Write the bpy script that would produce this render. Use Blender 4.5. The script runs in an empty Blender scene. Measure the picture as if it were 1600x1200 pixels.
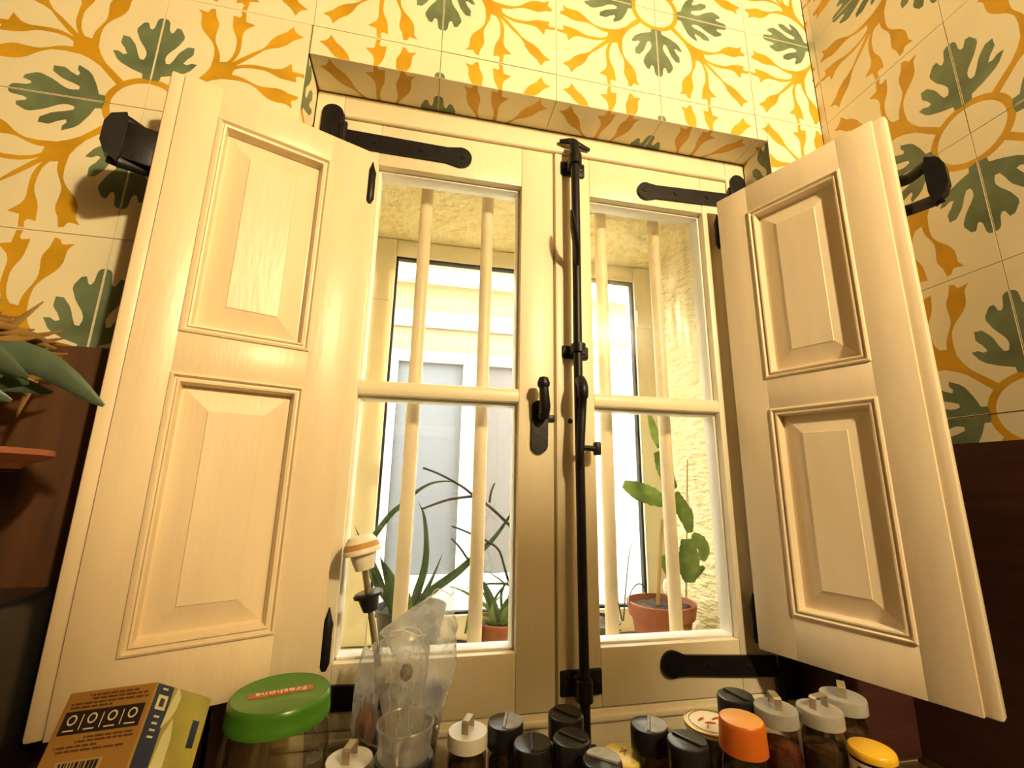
import bpy, bmesh, math, random
from mathutils import Vector, Matrix
from mathutils.geometry import delaunay_2d_cdt

# ------------------------------------------------------------------ camera, sky, lamps, exposure
scn = bpy.context.scene
COL = scn.collection
CAM = Vector((-0.39325, -0.60712, 1.40188))
RT = Vector((0.97934, -0.20160, 0.01607))
UP = Vector((-0.05898, -0.20871, 0.97620))
FW = Vector((0.19345, 0.95697, 0.21629))
FPX = 684.34
cd = bpy.data.cameras.new('camera')
cam = bpy.data.objects.new('camera', cd); COL.objects.link(cam)
cd.sensor_width = 36.0; cd.lens = FPX * 36.0 / 1600.0
cd.clip_start = 0.01; cd.clip_end = 100
M = Matrix((RT, UP, -FW)).transposed().to_4x4(); M.translation = CAM
cam.matrix_world = M
scn.camera = cam
scn.view_settings.view_transform = 'Standard'
scn.view_settings.look = 'None'
scn.view_settings.exposure = 0.5
scn.view_settings.gamma = 1.0
scn.view_settings.use_curve_mapping = False

w = bpy.data.worlds.new('sky'); scn.world = w; w.use_nodes = True
bg = w.node_tree.nodes['Background']
bg.inputs[0].default_value = (1.0, 0.98, 0.94, 1); bg.inputs[1].default_value = 15.5

def lamp(name, loc, power, color, size):
    l = bpy.data.lights.new(name, 'POINT'); l.energy = power; l.color = color; l.shadow_soft_size = size
    o = bpy.data.objects.new(name, l); o.location = loc; COL.objects.link(o); return o
lamp('wall_lamp', (0.20, -1.20, 2.15), 64.0, (1.0, 0.77, 0.44), 0.035)

# ------------------------------------------------------------------ helpers
def ray(x, y): return FW + RT * ((x - 800) / FPX) - UP * ((y - 600) / FPX)
def at(x, y, Y):
    d = ray(x, y); return CAM + d * ((Y - CAM.y) / d.y)
def atz(x, y, Z):
    d = ray(x, y); return CAM + d * ((Z - CAM.z) / d.z)

MATS = {}
def mat(name, col, rough=0.5, metal=0.0, var=0.0, scale=20.0, bump=0.0, bscale=60.0, bdist=0.004, spec=0.5, col2=None, stretch=None):
    m = bpy.data.materials.new(name); m.use_nodes = True
    nt = m.node_tree; b = nt.nodes['Principled BSDF']
    b.inputs['Base Color'].default_value = (*col, 1); b.inputs['Roughness'].default_value = rough
    b.inputs['Metallic'].default_value = metal; b.inputs['Specular IOR Level'].default_value = spec
    tc = nt.nodes.new('ShaderNodeTexCoord'); vec = tc.outputs['Object']
    if stretch:
        mp = nt.nodes.new('ShaderNodeMapping'); mp.inputs['Scale'].default_value = stretch
        nt.links.new(vec, mp.inputs['Vector']); vec = mp.outputs['Vector']
    if var > 0 or col2:
        n = nt.nodes.new('ShaderNodeTexNoise'); n.inputs['Scale'].default_value = scale; n.inputs['Detail'].default_value = 5
        nt.links.new(vec, n.inputs['Vector'])
        r = nt.nodes.new('ShaderNodeValToRGB')
        c2 = col2 if col2 else tuple(min(1, c * (1 + var)) for c in col)
        c1 = col if col2 else tuple(c * (1 - var) for c in col)
        r.color_ramp.elements[0].position = 0.3; r.color_ramp.elements[0].color = (*c1, 1)
        r.color_ramp.elements[1].position = 0.7; r.color_ramp.elements[1].color = (*c2, 1)
        nt.links.new(n.outputs['Fac'], r.inputs['Fac']); nt.links.new(r.outputs['Color'], b.inputs['Base Color'])
    if bump > 0:
        n2 = nt.nodes.new('ShaderNodeTexNoise'); n2.inputs['Scale'].default_value = bscale; n2.inputs['Detail'].default_value = 6
        nt.links.new(vec, n2.inputs['Vector'])
        bp = nt.nodes.new('ShaderNodeBump'); bp.inputs['Strength'].default_value = bump; bp.inputs['Distance'].default_value = bdist
        nt.links.new(n2.outputs['Fac'], bp.inputs['Height']); nt.links.new(bp.outputs['Normal'], b.inputs['Normal'])
    MATS[name] = m
    return m

def glass_mat(name, tint=(1, 1, 1), refl=0.06, haze=0.0, hazecol=(1, 1, 1), rough=0.03):
    m = bpy.data.materials.new(name); m.use_nodes = True; nt = m.node_tree
    for n in list(nt.nodes): nt.nodes.remove(n)
    out = nt.nodes.new('ShaderNodeOutputMaterial')
    tr = nt.nodes.new('ShaderNodeBsdfTransparent'); tr.inputs[0].default_value = (*tint, 1)
    gl = nt.nodes.new('ShaderNodeBsdfGlossy'); gl.inputs['Roughness'].default_value = rough
    lw = nt.nodes.new('ShaderNodeLayerWeight'); lw.inputs['Blend'].default_value = 0.35
    mx = nt.nodes.new('ShaderNodeMath'); mx.operation = 'MULTIPLY_ADD'; mx.inputs[1].default_value = 0.6 if refl > .03 else 0.3; mx.inputs[2].default_value = refl
    nt.links.new(lw.outputs['Fresnel'], mx.inputs[0])
    mix = nt.nodes.new('ShaderNodeMixShader')
    nt.links.new(mx.outputs[0], mix.inputs[0]); nt.links.new(tr.outputs[0], mix.inputs[1]); nt.links.new(gl.outputs[0], mix.inputs[2])
    last = mix
    if haze > 0:
        df = nt.nodes.new('ShaderNodeBsdfDiffuse'); df.inputs[0].default_value = (*hazecol, 1)
        tl = nt.nodes.new('ShaderNodeBsdfTranslucent'); tl.inputs[0].default_value = (*hazecol, 1)
        m1 = nt.nodes.new('ShaderNodeMixShader'); m1.inputs[0].default_value = 0.5
        nt.links.new(df.outputs[0], m1.inputs[1]); nt.links.new(tl.outputs[0], m1.inputs[2])
        tc = nt.nodes.new('ShaderNodeTexCoord')
        nz = nt.nodes.new('ShaderNodeTexNoise'); nz.inputs['Scale'].default_value = 45; nz.inputs['Detail'].default_value = 4
        nt.links.new(tc.outputs['Object'], nz.inputs['Vector'])
        mr = nt.nodes.new('ShaderNodeMapRange'); mr.inputs[1].default_value = 0.35; mr.inputs[2].default_value = 0.7
        mr.inputs[3].default_value = haze * 0.6; mr.inputs[4].default_value = haze * 1.4
        nt.links.new(nz.outputs['Fac'], mr.inputs[0])
        m2 = nt.nodes.new('ShaderNodeMixShader'); nt.links.new(mr.outputs[0], m2.inputs[0])
        nt.links.new(mix.outputs[0], m2.inputs[1]); nt.links.new(m1.outputs[0], m2.inputs[2]); last = m2
    nt.links.new(last.outputs[0], out.inputs[0])
    MATS[name] = m
    return m

class MB:
    """collects shapes and links them as one mesh object"""
    def __init__(s): s.bm = bmesh.new(); s.mi = 0
    def _tag(s, faces):
        for f in faces: f.material_index = s.mi
    def poly(s, pts):
        f = s.bm.faces.new([s.bm.verts.new(p) for p in pts]); f.material_index = s.mi
    def box(s, a, b, bevel=0.0, seg=2):
        g = bmesh.ops.create_cube(s.bm, size=1.0)
        for v in g['verts']:
            v.co = Vector([(a[i] + b[i]) / 2 + v.co[i] * abs(b[i] - a[i]) for i in range(3)])
        fs = set(f for v in g['verts'] for f in v.link_faces); s._tag(fs)
        if bevel > 0:
            es = list(set(e for v in g['verts'] for e in v.link_edges))
            r = bmesh.ops.bevel(s.bm, geom=es, offset=bevel, segments=seg, affect='EDGES', profile=0.5)
            s._tag(r['faces'])
    def rings(s, rings, cap0=True, cap1=True, closed=True):
        vs = [[s.bm.verts.new(p) for p in r] for r in rings]
        n = len(rings[0])
        for a, b in zip(vs, vs[1:]):
            for i in range(n if closed else n - 1):
                j = (i + 1) % n
                f = s.bm.faces.new((a[i], a[j], b[j], b[i])); f.material_index = s.mi
        if closed and cap0: s.bm.faces.new(list(reversed(vs[0]))).material_index = s.mi
        if closed and cap1: s.bm.faces.new(vs[-1]).material_index = s.mi
    def lathe(s, prof, c=(0, 0, 0), n=32, axis=2, cap=True):
        rs = []
        for r, h in prof:
            ring = []
            for i in range(n):
                t = 2 * math.pi * i / n
                p = [0, 0, 0]; p[axis] = h; p[(axis + 1) % 3] = r * math.cos(t); p[(axis + 2) % 3] = r * math.sin(t)
                ring.append(Vector(p) + Vector(c))
            rs.append(ring)
        s.rings(rs, cap, cap)
    def tube(s, pts, rad, n=8, flat=1.0, cap=True):
        pts = [Vector(p) for p in pts]
        if not hasattr(rad, '__len__'): rad = [rad] * len(pts)
        rs = []; prev = None
        for i, p in enumerate(pts):
            d = (pts[min(i + 1, len(pts) - 1)] - pts[max(i - 1, 0)]).normalized()
            if prev is None:
                ref = Vector((0, 1, 0)) if abs(d.y) < 0.9 else Vector((0, 0, 1))
                u = d.cross(ref).normalized()
            else:
                u = (prev - d * prev.dot(d)).normalized()
            prev = u; v = d.cross(u)
            rs.append([p + (u * math.cos(2 * math.pi * k / n) + v * flat * math.sin(2 * math.pi * k / n)) * max(rad[i], 1e-5) for k in range(n)])
        s.rings(rs, cap, cap)
    def prism(s, pts, off):
        """flat outline (3D points) pushed by the vector off"""
        off = Vector(off)
        s.rings([[Vector(p) for p in pts], [Vector(p) + off for p in pts]])
    def build(s, name, mats, parent=None, smooth=True, angle=40, M=None):
        if M is not None: s.bm.transform(M)
        bmesh.ops.recalc_face_normals(s.bm, faces=s.bm.faces[:])
        me = bpy.data.meshes.new(name); s.bm.to_mesh(me); s.bm.free()
        for m in (mats if isinstance(mats, (list, tuple)) else [mats]): me.materials.append(m)
        if smooth:
            for p in me.polygons: p.use_smooth = True
            try: me.set_sharp_from_angle(angle=math.radians(angle))
            except Exception: pass
        o = bpy.data.objects.new(name, me); COL.objects.link(o)
        if parent: o.parent = parent
        return o

def spline(pts, n=6):
    pts = [Vector(p) for p in pts]; out = []
    for i in range(len(pts) - 1):
        p0 = pts[max(i - 1, 0)]; p1 = pts[i]; p2 = pts[i + 1]; p3 = pts[min(i + 2, len(pts) - 1)]
        for k in range(n):
            t = k / n
            out.append(0.5 * ((2 * p1) + (p2 - p0) * t + (2 * p0 - 5 * p1 + 4 * p2 - p3) * t * t + (3 * p1 - p0 - 3 * p2 + p3) * t ** 3))
    out.append(pts[-1]); return out

def tag(o, label=None, cat=None, group=None, kind=None):
    if label: o['label'] = label
    if cat: o['category'] = cat
    if group: o['group'] = group
    if kind: o['kind'] = kind
    return o
def empty(name, loc=(0, 0, 0), rz=0.0):
    o = bpy.data.objects.new(name, None); o.location = loc; o.rotation_euler = (0, 0, rz); o.empty_display_size = 0.02
    COL.objects.link(o); return o
def struct(o): o['kind'] = 'structure'; return o
def copy_tree(o, parent=None):
    c = o.copy(); COL.objects.link(c)
    if parent: c.parent = parent
    for ch in list(o.children): copy_tree(ch, c)
    return c

# ------------------------------------------------------------------ materials
cream = mat('tile_cream', (0.86, 0.78, 0.54), 0.45, var=0.05, scale=9)
ochre = mat('tile_ochre', (0.62, 0.34, 0.014), 0.45, var=0.2, scale=16)
green = mat('tile_green', (0.15, 0.20, 0.11), 0.45, var=0.35, scale=18)
grout = mat('grout', (0.50, 0.40, 0.20), 0.9)
plaster = mat('plaster', (0.16, 0.115, 0.07), 0.9, var=0.05, scale=5)
paint = mat('cream_paint', (0.80, 0.71, 0.50), 0.38, var=0.03, scale=6, bump=0.10, bscale=30, stretch=(6, 6, 1))
paint_sh = mat('shutter_paint', (0.76, 0.63, 0.43), 0.36, var=0.04, scale=7, bump=0.10, bscale=35, stretch=(5, 5, 1))
iron = mat('black_iron', (0.008, 0.007, 0.008), 0.42, var=0.3, scale=60, bump=0.07, bscale=120, spec=0.3)
putty = mat('white_paint', (0.90, 0.88, 0.82), 0.4, var=0.03, scale=20)
barpaint = mat('white_bar_paint', (0.76, 0.62, 0.42), 0.4, var=0.08, scale=15)
alu = mat('white_aluminium', (0.90, 0.80, 0.60), 0.35, var=0.02, scale=6)
rubber = mat('black_gasket', (0.02, 0.02, 0.02), 0.7)
stone = mat('limestone', (0.90, 0.74, 0.36), 0.95, col2=(0.97, 0.88, 0.56), scale=26, bump=1.0, bscale=38, bdist=0.022, stretch=(1, 1, 2.4))
facade_m = mat('facade_stone', (0.22, 0.17, 0.085), 0.95, var=0.07, scale=2.5, bump=0.3, bscale=12)
facade_w = mat('facade_white', (0.45, 0.44, 0.41), 0.8, var=0.03, scale=4)
facade_b = mat('facade_beige', (0.20, 0.155, 0.09), 0.9, var=0.05, scale=5)
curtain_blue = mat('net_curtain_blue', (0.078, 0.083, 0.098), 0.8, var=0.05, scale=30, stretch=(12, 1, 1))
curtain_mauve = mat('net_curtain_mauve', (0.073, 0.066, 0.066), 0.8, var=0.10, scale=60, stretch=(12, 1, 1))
terracotta = mat('terracotta', (0.28, 0.085, 0.035), 0.75, var=0.16, scale=25)
soil = mat('soil', (0.05, 0.035, 0.022), 1.0, var=0.6, scale=90, bump=1.0, bscale=120)
blackplastic = mat('black_plastic', (0.012, 0.012, 0.013), 0.28, var=0.2, scale=40)
greyplastic = mat('grey_plastic_pot', (0.022, 0.024, 0.022), 0.5, var=0.2, scale=20)
aloe = mat('aloe_leaf', (0.05, 0.11, 0.045), 0.4, var=0.35, scale=40)
aloe_pale = mat('aloe_pale', (0.20, 0.30, 0.10), 0.4, var=0.25, scale=40)
dryleaf = mat('dry_stem', (0.05, 0.045, 0.035), 0.7, var=0.3, scale=40)
cactus = mat('cactus_green', (0.14, 0.24, 0.045), 0.45, var=0.35, scale=50)
stake_m = mat('bamboo', (0.45, 0.30, 0.12), 0.6, var=0.2, scale=30)
wool = mat('cactus_wool', (0.75, 0.68, 0.50), 1.0, var=0.1, scale=60, bump=1.0, bscale=200)
darkwood = mat('dark_wood', (0.06, 0.018, 0.011), 0.5, var=0.25, scale=8, stretch=(1, 1, 9))
brownwood = mat('brown_wood', (0.085, 0.035, 0.012), 0.6, var=0.3, scale=8, stretch=(9, 1, 1))
counter_m = mat('worktop_stone', (0.10, 0.055, 0.030), 0.35, var=0.35, scale=30)
straw = mat('straw', (0.26, 0.145, 0.03), 0.8, var=0.3, scale=30)
greyleaf = mat('grey_green_leaf', (0.075, 0.11, 0.07), 0.3, var=0.3, scale=25)
lidgreen = mat('green_lid', (0.06, 0.20, 0.016), 0.25, var=0.06, scale=12)
redprint = mat('red_print', (0.45, 0.10, 0.02), 0.4)
creamprint = mat('cream_print', (0.85, 0.75, 0.50), 0.5)
darkprint = mat('dark_print', (0.025, 0.015, 0.018), 0.5)
brownprint = mat('brown_print', (0.14, 0.06, 0.02), 0.6)
card = mat('kraft_card', (0.40, 0.21, 0.045), 0.8, var=0.06, scale=30)
cardgreen = mat('carton_green', (0.38, 0.33, 0.05), 0.5, var=0.35, scale=14)
cardpale = mat('carton_pale', (0.66, 0.62, 0.30), 0.5, var=0.1, scale=14)
navy = mat('navy_print', (0.02, 0.025, 0.06), 0.5)
whitelid = mat('white_lid', (0.72, 0.70, 0.62), 0.32, var=0.04, scale=30)
dulllid = mat('dull_lid', (0.34, 0.32, 0.27), 0.4, var=0.15, scale=40)
handle_m = mat('tinned_strap', (0.42, 0.36, 0.24), 0.35, metal=0.5, var=0.1, scale=40)
orange_lid = mat('orange_lid', (0.62, 0.14, 0.012), 0.35, var=0.12, scale=12)
orange_top = mat('orange_lid_top', (0.80, 0.38, 0.10), 0.4, var=0.06, scale=12)
yellow_lid = mat('yellow_lid', (0.78, 0.45, 0.02), 0.35, var=0.08, scale=14)
paleyellow = mat('pale_yellow_lid', (0.86, 0.66, 0.16), 0.35, var=0.06, scale=14)
gold = mat('gold_rim', (0.55, 0.36, 0.08), 0.35, metal=0.6, var=0.1, scale=20)
spice_dark = mat('spice_dark', (0.09, 0.042, 0.014), 0.9, var=0.5, scale=90, bump=0.6, bscale=150)
spice_red = mat('spice_red', (0.20, 0.045, 0.010), 0.9, var=0.4, scale=90, bump=0.6, bscale=150)
spice_olive = mat('spice_olive', (0.10, 0.075, 0.020), 0.9, var=0.5, scale=90, bump=0.6, bscale=150)
steel = mat('steel', (0.50, 0.40, 0.28), 0.3, metal=0.9, var=0.1, scale=30)
corkcream = mat('cream_cap', (0.80, 0.74, 0.58), 0.4, var=0.03, scale=20)
tan = mat('tan_print', (0.52, 0.27, 0.07), 0.5, var=0.15, scale=30)
greyprint = mat('grey_worn', (0.30, 0.30, 0.27), 0.45, var=0.3, scale=60)
pane_m = glass_mat('window_glass', (0.97, 0.98, 0.97), 0.02)
jarglass = glass_mat('jar_glass', (0.86, 0.84, 0.76), 0.07)
clearplastic = glass_mat('clear_plastic', (0.95, 0.94, 0.90), 0.03, haze=0.08, rough=0.08)
bagplastic = glass_mat('bag_plastic', (0.95, 0.95, 0.92), 0.05, haze=0.24, hazecol=(0.97, 0.96, 0.92), rough=0.22)

foldplastic = glass_mat('film_fold', (0.95, 0.95, 0.92), 0.2, haze=0.6, hazecol=(0.95, 0.93, 0.86), rough=0.2)

# ------------------------------------------------------------------ patterned cement tiles
T = 0.2
RING_O, RING_I = 0.0500, 0.0408
STEM = [(0.0300, 0.0372), (0.0408, 0.0476), (0.0571, 0.063), (0.0654, 0.0758), (0.0706, 0.0882), (0.0726, 0.1013), (0.08, 0.0995), (0.0901, 0.1015), (0.1, 0.1), (0.1015, 0.0901), (0.0995, 0.08), (0.1013, 0.0726), (0.0882, 0.0706), (0.0758, 0.0654), (0.063, 0.0571), (0.0476, 0.0408), (0.0372, 0.0300)]
BUD = [(0.0706, 0.0882), (0.0716, 0.1016), (0.0715, 0.1151), (0.0677, 0.1295), (0.0582, 0.1417), (0.0492, 0.1538), (0.0462, 0.1676), (0.0454, 0.1786), (0.0398, 0.1868), (0.0489, 0.1848), (0.0529, 0.1845), (0.0563, 0.1913), (0.0622, 0.1932), (0.0654, 0.1785), (0.0702, 0.1686), (0.0703, 0.1555), (0.0693, 0.1424), (0.0717, 0.1308), (0.0774, 0.1182), (0.0806, 0.1039), (0.0804, 0.0948), (0.079, 0.0861)]
BELL = [(0.0874, 0.0977), (0.0938, 0.1074), (0.097, 0.118), (0.0983, 0.1311), (0.0969, 0.1471), (0.0913, 0.1594), (0.0885, 0.1733), (0.0872, 0.1877), (0.0961, 0.1857), (0.0988, 0.1895), (0.097, 0.1982), (0.1038, 0.1977), (0.1051, 0.1881), (0.1058, 0.1803), (0.1194, 0.1773), (0.1109, 0.1693), (0.1055, 0.1606), (0.1047, 0.1475), (0.1053, 0.1295), (0.1033, 0.1164), (0.0991, 0.1061), (0.0948, 0.0958)]
DIAG = [(0.0948, 0.0998), (0.1059, 0.1113), (0.1212, 0.1257), (0.1340, 0.1365), (0.1405, 0.1465), (0.1440, 0.1560), (0.1520, 0.1670), (0.1630, 0.1755), (0.1725, 0.1890), (0.1760, 0.1800), (0.1800, 0.1760), (0.1890, 0.1725), (0.1755, 0.1630), (0.1670, 0.1520), (0.1560, 0.1440), (0.1465, 0.1405), (0.1365, 0.1340), (0.1257, 0.1212), (0.1113, 0.1059), (0.0998, 0.0948)]
LEAF = [(0.0012, 0.0470), (0.0106, 0.0485), (0.0115, 0.0560), (0.0200, 0.0590), (0.0330, 0.0650), (0.0460, 0.0742), (0.0532, 0.0870), (0.0462, 0.0876), (0.0400, 0.0835), (0.0355, 0.0850), (0.0400, 0.0945), (0.0460, 0.1030), (0.0455, 0.1150), (0.0369, 0.1145), (0.0285, 0.1035), (0.0230, 0.0890), (0.0190, 0.0800), (0.0140, 0.0795), (0.0122, 0.0860), (0.0140, 0.0960), (0.0210, 0.1070), (0.0278, 0.1205), (0.0302, 0.1320), (0.0240, 0.1435), (0.0185, 0.1448), (0.0150, 0.1350), (0.0120, 0.1340), (0.0095, 0.1385), (0.0082, 0.1500), (0.0050, 0.1560), (0.0012, 0.1572)]
def smooth_poly(p):
    n = len(p); out = []
    for i in range(n):
        a, b, c, d = (Vector(p[(i + k) % n]) for k in (-1, 0, 1, 2))
        ang = (b - a).angle(c - b, 0.0)
        out.append(b)
        ang2 = (c - b).angle(d - c, 0.0)
        if ang < 0.8 and ang2 < 0.8 and (c - b).length > 0.006:
            out.append((b + c) * 0.5 + ((b - a).normalized() - (d - c).normalized()) * (c - b).length * 0.11)
    return [(q[0], q[1]) for q in out]
sw = lambda p: [(b, a) for a, b in p]
def arc(r): return [(0.0, 0.0)] + [(r * math.cos(t), r * math.sin(t)) for t in [math.pi / 2 * k / 16 for k in range(17)]]
SHAPES = [(p, 1) for p in (STEM, smooth_poly(BUD), smooth_poly(sw(BUD)), smooth_poly(BELL), smooth_poly(sw(BELL)), DIAG)]
SHAPES += [(smooth_poly(LEAF), 2), (smooth_poly(sw(LEAF)), 2), (arc(RING_O), 1), (arc(RING_I), 3)]
TILE_CACHE = {}
def tile_mesh(su, sv, rect=(0, T, 0, T), th=0.006, gap=0.0005):
    key = (su, sv) + tuple(round(r, 5) for r in rect)
    if key in TILE_CACHE: return TILE_CACHE[key]
    u0, u1, v0, v1 = rect[0] + gap, rect[1] - gap, rect[2] + gap, rect[3] - gap
    vs, faces = [], []
    def add(p):
        if sum(p[i][0] * p[(i + 1) % len(p)][1] - p[(i + 1) % len(p)][0] * p[i][1] for i in range(len(p))) < 0: p = p[::-1]
        b = len(vs); vs.extend(Vector(q) for q in p); faces.append(list(range(b, b + len(p))))
    R = [(u0, v0), (u1, v0), (u1, v1), (u0, v1)]; add(R)
    # keep the edge of a cut tile straight: add its corners only once, as the first face
    for p, c in SHAPES: add(p)
    ov, oe, of, _, _, orf = delaunay_2d_cdt(vs, [], faces, 0, 1e-6)
    keep = [(f, o) for f, o in zip(of, orf) if 0 in o]
    bm = bmesh.new(); bv = {}
    def V(i):
        if i not in bv: bv[i] = bm.verts.new((su * ov[i].x, 0, sv * ov[i].y))
        return bv[i]
    for f, o in keep:
        m = 0
        for k, (p, c) in enumerate(SHAPES):
            if k + 1 in o: m = max(m, c) if c != 3 else 3
        try: bm.faces.new([V(i) for i in f]).material_index = 0 if m == 3 else m
        except ValueError: pass
    for f in bm.faces: f.normal_update()
    fl = [f for f in bm.faces if f.normal.y > 0]
    bmesh.ops.reverse_faces(bm, faces=fl)
    c = [(su * a, sv * b) for a, b in R]
    fr = [bm.verts.new((a, 0, b)) for a, b in c]; bk = [bm.verts.new((a, th, b)) for a, b in c]
    side = [bm.faces.new((fr[i], fr[(i + 1) % 4], bk[(i + 1) % 4], bk[i])) for i in range(4)]
    me = bpy.data.meshes.new('tile'); bm.to_mesh(me); bm.free()
    for m in (cream, ochre, green): me.materials.append(m)
    TILE_CACHE[key] = me
    return me
rnd = random.Random(4)
def put_tile(parent, mesh, loc, rot=(0, 0, 0)):
    o = bpy.data.objects.new('tile', mesh); COL.objects.link(o); o.parent = parent
    o.location = loc; o.rotation_euler = rot; return o

# ------------------------------------------------------------------ room shell
XL, XR, ZT, ZB = -0.602, 0.222, 2.046, 1.0     # tiled opening
XW = 0.352                                      # right wall face
RV = 0.0676                                     # reveal depth = face of the casements
def wall_with_hole(name, x0, x1, y0, y1, z0, z1, hx0, hx1, hz0, hz1, m):
    b = MB()
    b.box((x0, y0, z0), (hx0, y1, z1)); b.box((hx1, y0, z0), (x1, y1, z1))
    b.box((hx0, y0, hz1), (hx1, y1, z1)); b.box((hx0, y0, z0), (hx1, y1, hz0))
    return struct(b.build(name, m, smooth=False))
wall_back = wall_with_hole('wall_back', -2.2, 0.46, 0.0056, 0.11, 0.0, 2.85, XL - .0055, XR + .0055, ZB, ZT + .0055, grout)
b = MB()        # thick stone wall; the jambs splay open towards the room
b.prism([(-2.2, .111, 0), (-0.585, .111, 0), (-0.535, .36, 0), (-0.535, .42, 0), (-2.2, .42, 0)], (0, 0, 3.1))
b.prism([(1.2, .111, 0), (0.218, .111, 0), (0.165, .36, 0), (0.165, .42, 0), (1.2, .42, 0)], (0, 0, 3.1))
b.prism([(-0.585, .111, 1.948), (0.218, .111, 1.948), (0.165, .36, 1.948), (0.165, .42, 1.948), (-0.535, .42, 1.948), (-0.535, .36, 1.948)], (0, 0, 1.152))
b.prism([(-0.585, .111, 0), (0.218, .111, 0), (0.165, .36, 0), (0.165, .42, 0), (-0.535, .42, 0), (-0.535, .36, 0)], (0, 0, 1.088))
wall_window = struct(b.build('wall_window', stone, smooth=False))
b = MB(); b.box((XW + .0058, -2.8, 0), (0.47, 0.0056, 2.85)); wall_right = struct(b.build('wall_right', grout, smooth=False))
b = MB(); b.box((-2.3, -2.8, 0), (-2.2, 0.11, 2.85)); struct(b.build('wall_left', plaster, smooth=False))
b = MB(); b.box((-2.3, -2.9, 0), (0.47, -2.8, 2.85)); struct(b.build('wall_front', plaster, smooth=False))
b = MB(); b.box((-2.3, -2.9, 2.85), (0.47, 0.11, 2.95)); struct(b.build('ceiling', plaster, smooth=False))
b = MB(); b.box((-2.3, -2.9, -0.1), (0.47, 0.42, 0.0)); struct(b.build('floor', counter_m, smooth=False))
b = MB(); b.box((-4, 0.42, -0.1), (4, 2.0, 0.0)); struct(b.build('ground', facade_m, smooth=False))

def tile_at(i, k):
    """tile covering columns i..i+1 and rows k..k+1 (units of T): returns circle corner and flips"""
    ci = i if i % 2 == 0 else i + 1; ck = k if k % 2 == 0 else k + 1
    return ci, ck, (1 if ci == i else -1), (1 if ck == k else -1)
def wall_tile(parent, i, k, xlim, zlim, place):
    ci, ck, su, sv = tile_at(i, k)
    a0, a1 = max(i * T, xlim[0]), min((i + 1) * T, xlim[1]); z0, z1 = max(k * T, zlim[0]), min((k + 1) * T, zlim[1])
    if a1 - a0 < .012 or z1 - z0 < .012: return
    us = sorted((su * (a0 - ci * T), su * (a1 - ci * T))); vs_ = sorted((sv * (z0 - ck * T), sv * (z1 - ck * T)))
    place(parent, tile_mesh(su, sv, (us[0], us[1], vs_[0], vs_[1])), ci * T, ck * T)
Z0 = 2.3
def place_back(p, me, a, z): put_tile(p, me, (a, rnd.uniform(-.0003, .0003), Z0 + z))
for k in range(-5, 1):
    for i in range(-6, 2):
        lim = [(-9, XW - .0005)]; zl = (-9, 9)
        if Z0 + k * T < ZT:      # rows beside the opening
            lim = [(-9, XL), (XR, XW - .0005)]
            if Z0 + (k + 1) * T > ZT + .01: # the row cut by the opening's head
                wall_tile(wall_back, i, k, (XL, XR), (ZT - Z0, 9), place_back)
        for l in lim: wall_tile(wall_back, i, k, l, (1.463 - Z0, 9), place_back)
YO = -0.213                     # a circle column of the right wall
def place_right(p, me, a, z): put_tile(p, me, (XW + rnd.uniform(-.0003, .0003), YO - a, Z0 + z), (0, 0, -math.pi / 2))
DZ = 1.463
for k in range(-5, 1):
    for i in range(-2, 4):
        wall_tile(wall_right, i, k, (YO + 0.0005, 9), (DZ - Z0, 9), place_right)
b = MB(); b.box((XW - .004, -1.2, 1.02), (XW + .0056, -0.0002, DZ - .001)); struct(b.build('trim_1', darkwood, smooth=False))
b = MB(); b.box((XR + .0005, -0.004, 1.02), (XW - .0045, 0.0054, DZ - .001)); b.box((XR, -.004, 1.02), (XR + .0052, RV, DZ - .001)); b.box((-1.5, -0.004, 1.02), (XL - .0005, 0.0054, DZ - .001)); b.box((XL - .0052, -.004, 1.02), (XL, RV, DZ - .001))
struct(b.build('trim_2', darkwood, smooth=False))
# reveal of the opening: head, left and right
for i in range(-4, 2):
    x0, x1 = max(i * T, XL), min((i + 1) * T, XR)
    if x1 - x0 < .012: continue
    su = 1 if i % 2 == 0 else -1; ci = i if su == 1 else i + 1
    us = sorted((su * (x0 - ci * T), su * (x1 - ci * T)))
    put_tile(wall_back, tile_mesh(su, 1, (us[0], us[1], 0.125, 0.125 + RV)), (ci * T, 0.125 + RV, ZT), (math.pi / 2, 0, 0))
for k in range(-5, -1):
    z0, z1 = max(k * T, DZ - Z0), min((k + 1) * T, ZT - Z0)
    if z1 - z0 < .012 : continue
    ci, ck, su, sv = tile_at(0, k)
    vs_ = sorted((sv * (z0 - ck * T), sv * (z1 - ck * T)))
    put_tile(wall_back, tile_mesh(1, sv, (0.0, RV, vs_[0], vs_[1])), (XL, 0.0, Z0 + ck * T), (0, 0, math.pi / 2))
    put_tile(wall_back, tile_mesh(-1, sv, (0.0, RV, vs_[0], vs_[1])), (XR, 0.0, Z0 + ck * T), (0, 0, -math.pi / 2))

sh = MB(); sh.box((0.065, -0.965, 1.930), (0.170, -0.860, 1.948), .002); sh.box((-0.95, -0.990, 1.930), (0.012, -0.938, 1.948), .002); sh.box((0.0, -0.985, 1.930), (0.08, -0.972, 1.948), .001)  # boards added out of view, shaped to shade the lower casement and carton corner
for hx in (-.6, 0.07): sh.tube([(hx, -.965, 1.94), (hx, -.965, 2.86)], .002, 6)
tag(sh.build('added_shade_boards', darkwood), 'narrow dark wooden boards added out of view to shade the lower window', 'light blocker')

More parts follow.
